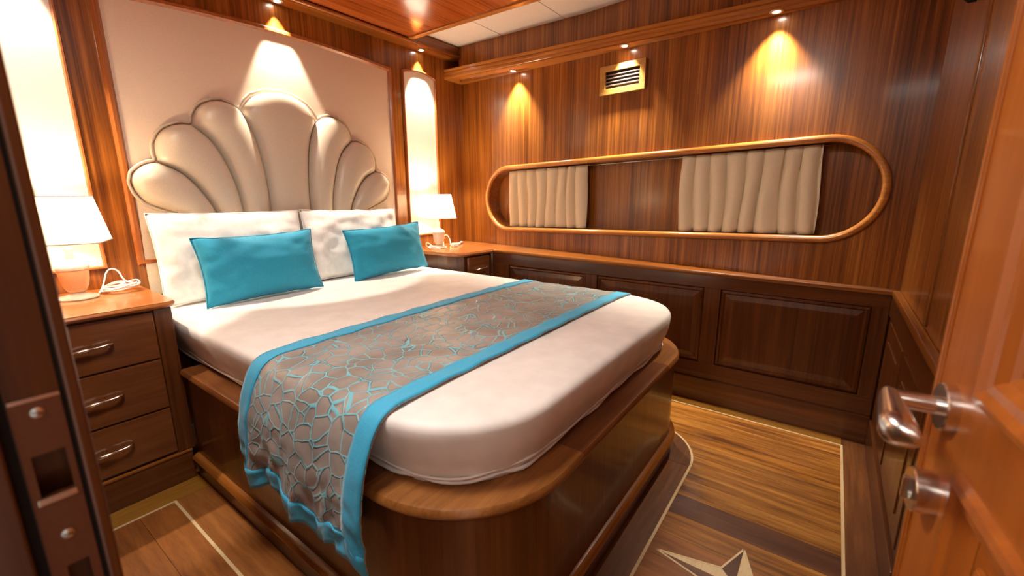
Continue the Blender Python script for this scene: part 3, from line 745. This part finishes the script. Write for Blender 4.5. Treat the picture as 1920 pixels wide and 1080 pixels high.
mb = MB().sweep([tp[1], tp[2], tp[3], tp[4], tp[5], tp[6]], [(.004, .738), (-.003, .742), (-.006, .749), (-.003, .756), (.004, .7602)]); mb.out('top_nosing', FASX, ns, smooth=True, auto=40)

nr = empty('nightstand', (2.32, 2.28, 0), 'mahogany nightstand in the corner by the window wall, under the small lamp', 'nightstand', 'bedside nightstands')
tp2 = [(2.124, 2.548), (2.128, 2.12), (2.150, 2.045), (2.195, 2.012), (2.26, 2.005), (2.466, 1.988), (2.74, 1.988), (2.79, 2.548)]
MB().prism(tp2, .738, .7605).out('top', FASX, nr)
MB().sweep(tp2[:6], [(.004, .735), (-.003, .740), (-.006, .748), (-.003, .756), (.004, .7607)]).out('top_nosing', FASX, nr, smooth=True, auto=40)
MB().prism([(2.142, 2.546), (2.144, 2.13), (2.165, 2.062), (2.205, 2.03), (2.466, 2.014), (2.475, 1.989), (2.491, 1.989), (2.491, 2.546)], .0, .735).out('body', BZ, nr)
for z0, z1 in ((.147, .334), (.342, .538), (.546, .722)):
    d = box('drawer', 2.225, 2.452, 2.002, 2.02, z0, z1, DRW, nr, bev=.002)
    handle(2.345, 2.002, (z0+z1)/2+.004, d)

# ------------------------------------------------------------------ table lamps
def table_lamp(x, y, sc, body_mat, label, rot):
    z = .7605
    t = empty('table_lamp', (x, y, z), label, 'lamp', 'bedside table lamps')
    S = sc
    MB().lathe([(.001, 0), (.064*S, 0), (.066*S, .004), (.062*S, .010), (.04*S, .016), (.026*S, .020), (.020*S, .026), (.001, .026)], (x, y, z), 32).out('foot', CERAM, t, smooth=True, auto=50)
    MB().lathe([(.001, .024*S), (.018*S, .025*S), (.030*S, .034*S), (.040*S, .055*S), (.046*S, .085*S), (.049*S, .115*S), (.048*S, .122*S), (.001, .123*S)], (x, y, z), 32).out('body', body_mat, t, smooth=True, auto=50)
    MB().lathe([(.001, .122*S), (.051*S, .122*S), (.053*S, .132*S), (.046*S, .146*S), (.026*S, .156*S), (.014*S, .165*S), (.012*S, .215*S), (.001, .216*S)], (x, y, z), 32).out('cap', CERAM, t, smooth=True, auto=50)
    zb, zt = z+.222, z+.395
    rb, rt = .128*S, .095*S
    R = Matrix.Rotation(rot, 4, 'Z')
    def sq(r, zz, off=0):
        pts = []
        for k in range(4):
            a = PI/4+k*PI/2
            for da in (-.09, -.03, .03, .09): pts.append(Vector((x, y, 0))+R @ Vector((r*1.25*math.cos(a+da), r*1.25*math.sin(a+da), zz)))
        return pts
    rows = [sq(rb+(rt-rb)*i/6, zb+(zt-zb)*i/6) for i in range(7)]
    sh = MB().grid(rows, closed_u=True).out('shade', SHADE, t)
    for zz, r in ((zb, rb), (zt, rt)): MB().tube(sq(r+.0005, zz), .0022, 6, closed=True).out('shade_binding', BIND, sh, smooth=True)
    MB().lathe([(.001, -.03), (.012, -.026), (.022, 0), (.018, .02), (.001, .03)], (x, y, z+.29), 16).out('bulb', BULB, t, smooth=True)
    light('lamp_light', 'POINT', (x, y, z+.335), LAMP_W, (1, .76, .48), .03)
table_lamp(.334, 2.375, .95, AMBER, 'white-shaded lamp with amber body on the near nightstand', math.radians(-22))
table_lamp(2.31, 2.375, .90, CERAM, 'white-shaded ceramic lamp on the corner nightstand by the window', math.radians(-25))

# cords and charger
def cord(pts, r, label, name='power_cord', sm=2):
    P = resample(pts, 260, sm)
    return MB().tube(P, r, 6).out(name, PLASTIC, None, smooth=True, origin=(P[0].x, P[0].y, .76), label=label, cat='cord', group='lamp cords')
rnd = random.Random(11); zc = .7645
loop = [(.40, 2.40, zc), (.43, 2.47, zc+.02), (.455, 2.50, zc+.085), (.49, 2.49, zc+.08), (.495, 2.46, zc+.03)]
for k in range(26):
    a = k*1.35; r_ = .038+.034*rnd.random(); loop.append((.468+r_*math.cos(a)*1.2, 2.40+r_*math.sin(a)*1.1, zc+.002+.055*rnd.random()*(1 if k % 2 else .35)))
cord(loop, .0032, 'tangled white cord beside the lamp on the near nightstand')
loop = [(2.27, 2.33, zc), (2.24, 2.36, zc+.01), (2.225, 2.42, zc+.05), (2.20, 2.40, zc+.01)]
for k in range(14):
    a = k*1.5; r_ = .03+.028*rnd.random(); loop.append((2.215+r_*math.cos(a), 2.33+r_*math.sin(a)*1.2, zc+.002+.035*rnd.random()*(k % 2)))
cord(loop, .003, 'loose white cord between the teal cushion and the corner lamp')
loop = [(2.385, 2.40, zc), (2.41, 2.43, zc+.03), (2.425, 2.44, zc+.075), (2.46, 2.435, zc+.08), (2.475, 2.42, zc+.04), (2.46, 2.40, zc)]
cord(loop, .0035, 'white cord arching up behind the corner lamp')
ad = box('charger', 2.405, 2.455, 2.31, 2.345, .7608, .788, PLASTIC, None, bev=.006, origin=(2.43, 2.33, .761), label='small white charger block beside the corner lamp', cat='charger')
ph = MB()
ph.tube(resample([(2.50, 2.36, .769), (2.54, 2.385, .773), (2.60, 2.42, .774), (2.64, 2.445, .769)], 14, 1), [.006, .009, .011, .011, .010, .009, .009, .009, .009, .010, .011, .011, .010, .006], 10, flat=.75)
ph.out('remote_handset', PLASTIC, None, smooth=True, origin=(2.57, 2.40, .761), label='slim white handset lying at the window corner', cat='handset')

# ------------------------------------------------------------------ air vent
vt = empty('air_vent', (xu(1.10), 1.105, 1.735), 'oak-framed air vent grille with dark slats below the soffit', 'vent')
def vb(name, y0, y1, z0, z1, d0, d1, mat, par=vt, bev=.002):
    # box on the slanted wall
    ang = math.atan(.112)
    M = Matrix.Translation(wallpt((y0+y1)/2, 0, 0)) @ Matrix.Rotation(-ang, 4, 'Z')
    L = (y1-y0)/math.cos(ang)
    return MB().box(-d1, -d0, -L/2, L/2, z0, z1, bev, M).out(name, mat, par)
vb('backing', .985, 1.235, 1.76, 1.885, .0005, .004, DARK, bev=0)
vb('frame_rail', .962, 1.258, 1.742, 1.776, .001, .022, VENTW); vb('frame_rail', .962, 1.258, 1.872, 1.906, .001, .022, VENTW)
vb('frame_stile', .962, .996, 1.772, 1.876, .001, .0215, VENTW); vb('frame_stile', 1.220, 1.258, 1.772, 1.876, .001, .0215, VENTW)
for k in range(4): vb('slat', .994, 1.224, 1.792+k*.0195, 1.798+k*.0195, .003, .015, SLAT, bev=.001)

# ------------------------------------------------------------------ recessed downlights
def downlight(x, y, z, label, tgt, e, group='recessed downlights', blend=.22, size=math.radians(53)):
    t = empty('downlight', (x, y, z), label, 'downlight', group)
    MB().lathe([(.016, -.0005), (.030, -.0005), (.031, -.003), (.026, -.006), (.017, -.005), (.016, -.0005)], (x, y, z), 24).out('trim_ring', TRIMR, t, smooth=True)
    MB().lathe([(.0005, -.0015), (.0165, -.0015), (.0165, -.0035), (.0005, -.0045)], (x, y, z), 20).out('lens', GLOW, t, smooth=True)
    light('downlight_beam', 'SPOT', (x, y, z-.012), e, WARM, .016, tgt, spot_size=size, spot_blend=blend)
for y, lab in ((1.945, 'glowing downlight in the soffit nearest the headboard corner'), (1.085, 'glowing downlight in the soffit above the air vent'), (.325, 'glowing downlight in the soffit at the door end')):
    x = xu(y)-.058
    downlight(x, y, zs(y), lab, (x+.02, y, 0), SPOT_W*1.2, blend=.9, size=math.radians(84))
for x, lab in ((.31, 'downlight in the headboard beam above the near white panel'), (1.335, 'glowing downlight in the headboard beam over the shell'), (2.34, 'glowing downlight in the headboard beam above the far white panel')):
    downlight(x, 2.508, ZB, lab, (x, 2.508, 0), SPOT_W*1.35)
# frosted ceiling lamp further into the cabin, out of the picture
x, y = .32, .95
t = empty('ceiling_lamp', (x, y, ZC), 'square frosted ceiling lamp over the side of the bed', 'ceiling lamp')
box('frame', x-.20, x+.20, y-.20, y+.20, ZC-.02, ZC-.001, FASX, t, bev=.004)
box('diffuser', x-.18, x+.18, y-.18, y+.18, ZC-.024, ZC-.018, DIFF, t, bev=.002)
o = light('ceiling_light', 'AREA', (x, y, ZC-.03), CEIL_W, WARM2, .34, (x, y, 0)); o.data.shape = 'SQUARE'

# fill light added behind the viewer, shaped as a frosted corridor ceiling panel
t = empty('ceiling_lamp', (-.62, .15, ZC), 'wide frosted fill panel added outside the doorway', 'ceiling lamp')
box('frame', -.97, -.27, -.25, .55, ZC-.02, ZC-.001, FASX, t, bev=.004)
box('diffuser', -.95, -.29, -.23, .53, ZC-.024, ZC-.018, DIFF, t, bev=.002)
o = light('corridor_fill', 'AREA', (-.62, .15, ZC-.03), CORR_W, WARM2, .66, (-.40, .15, 0)); o.data.shape = 'SQUARE'
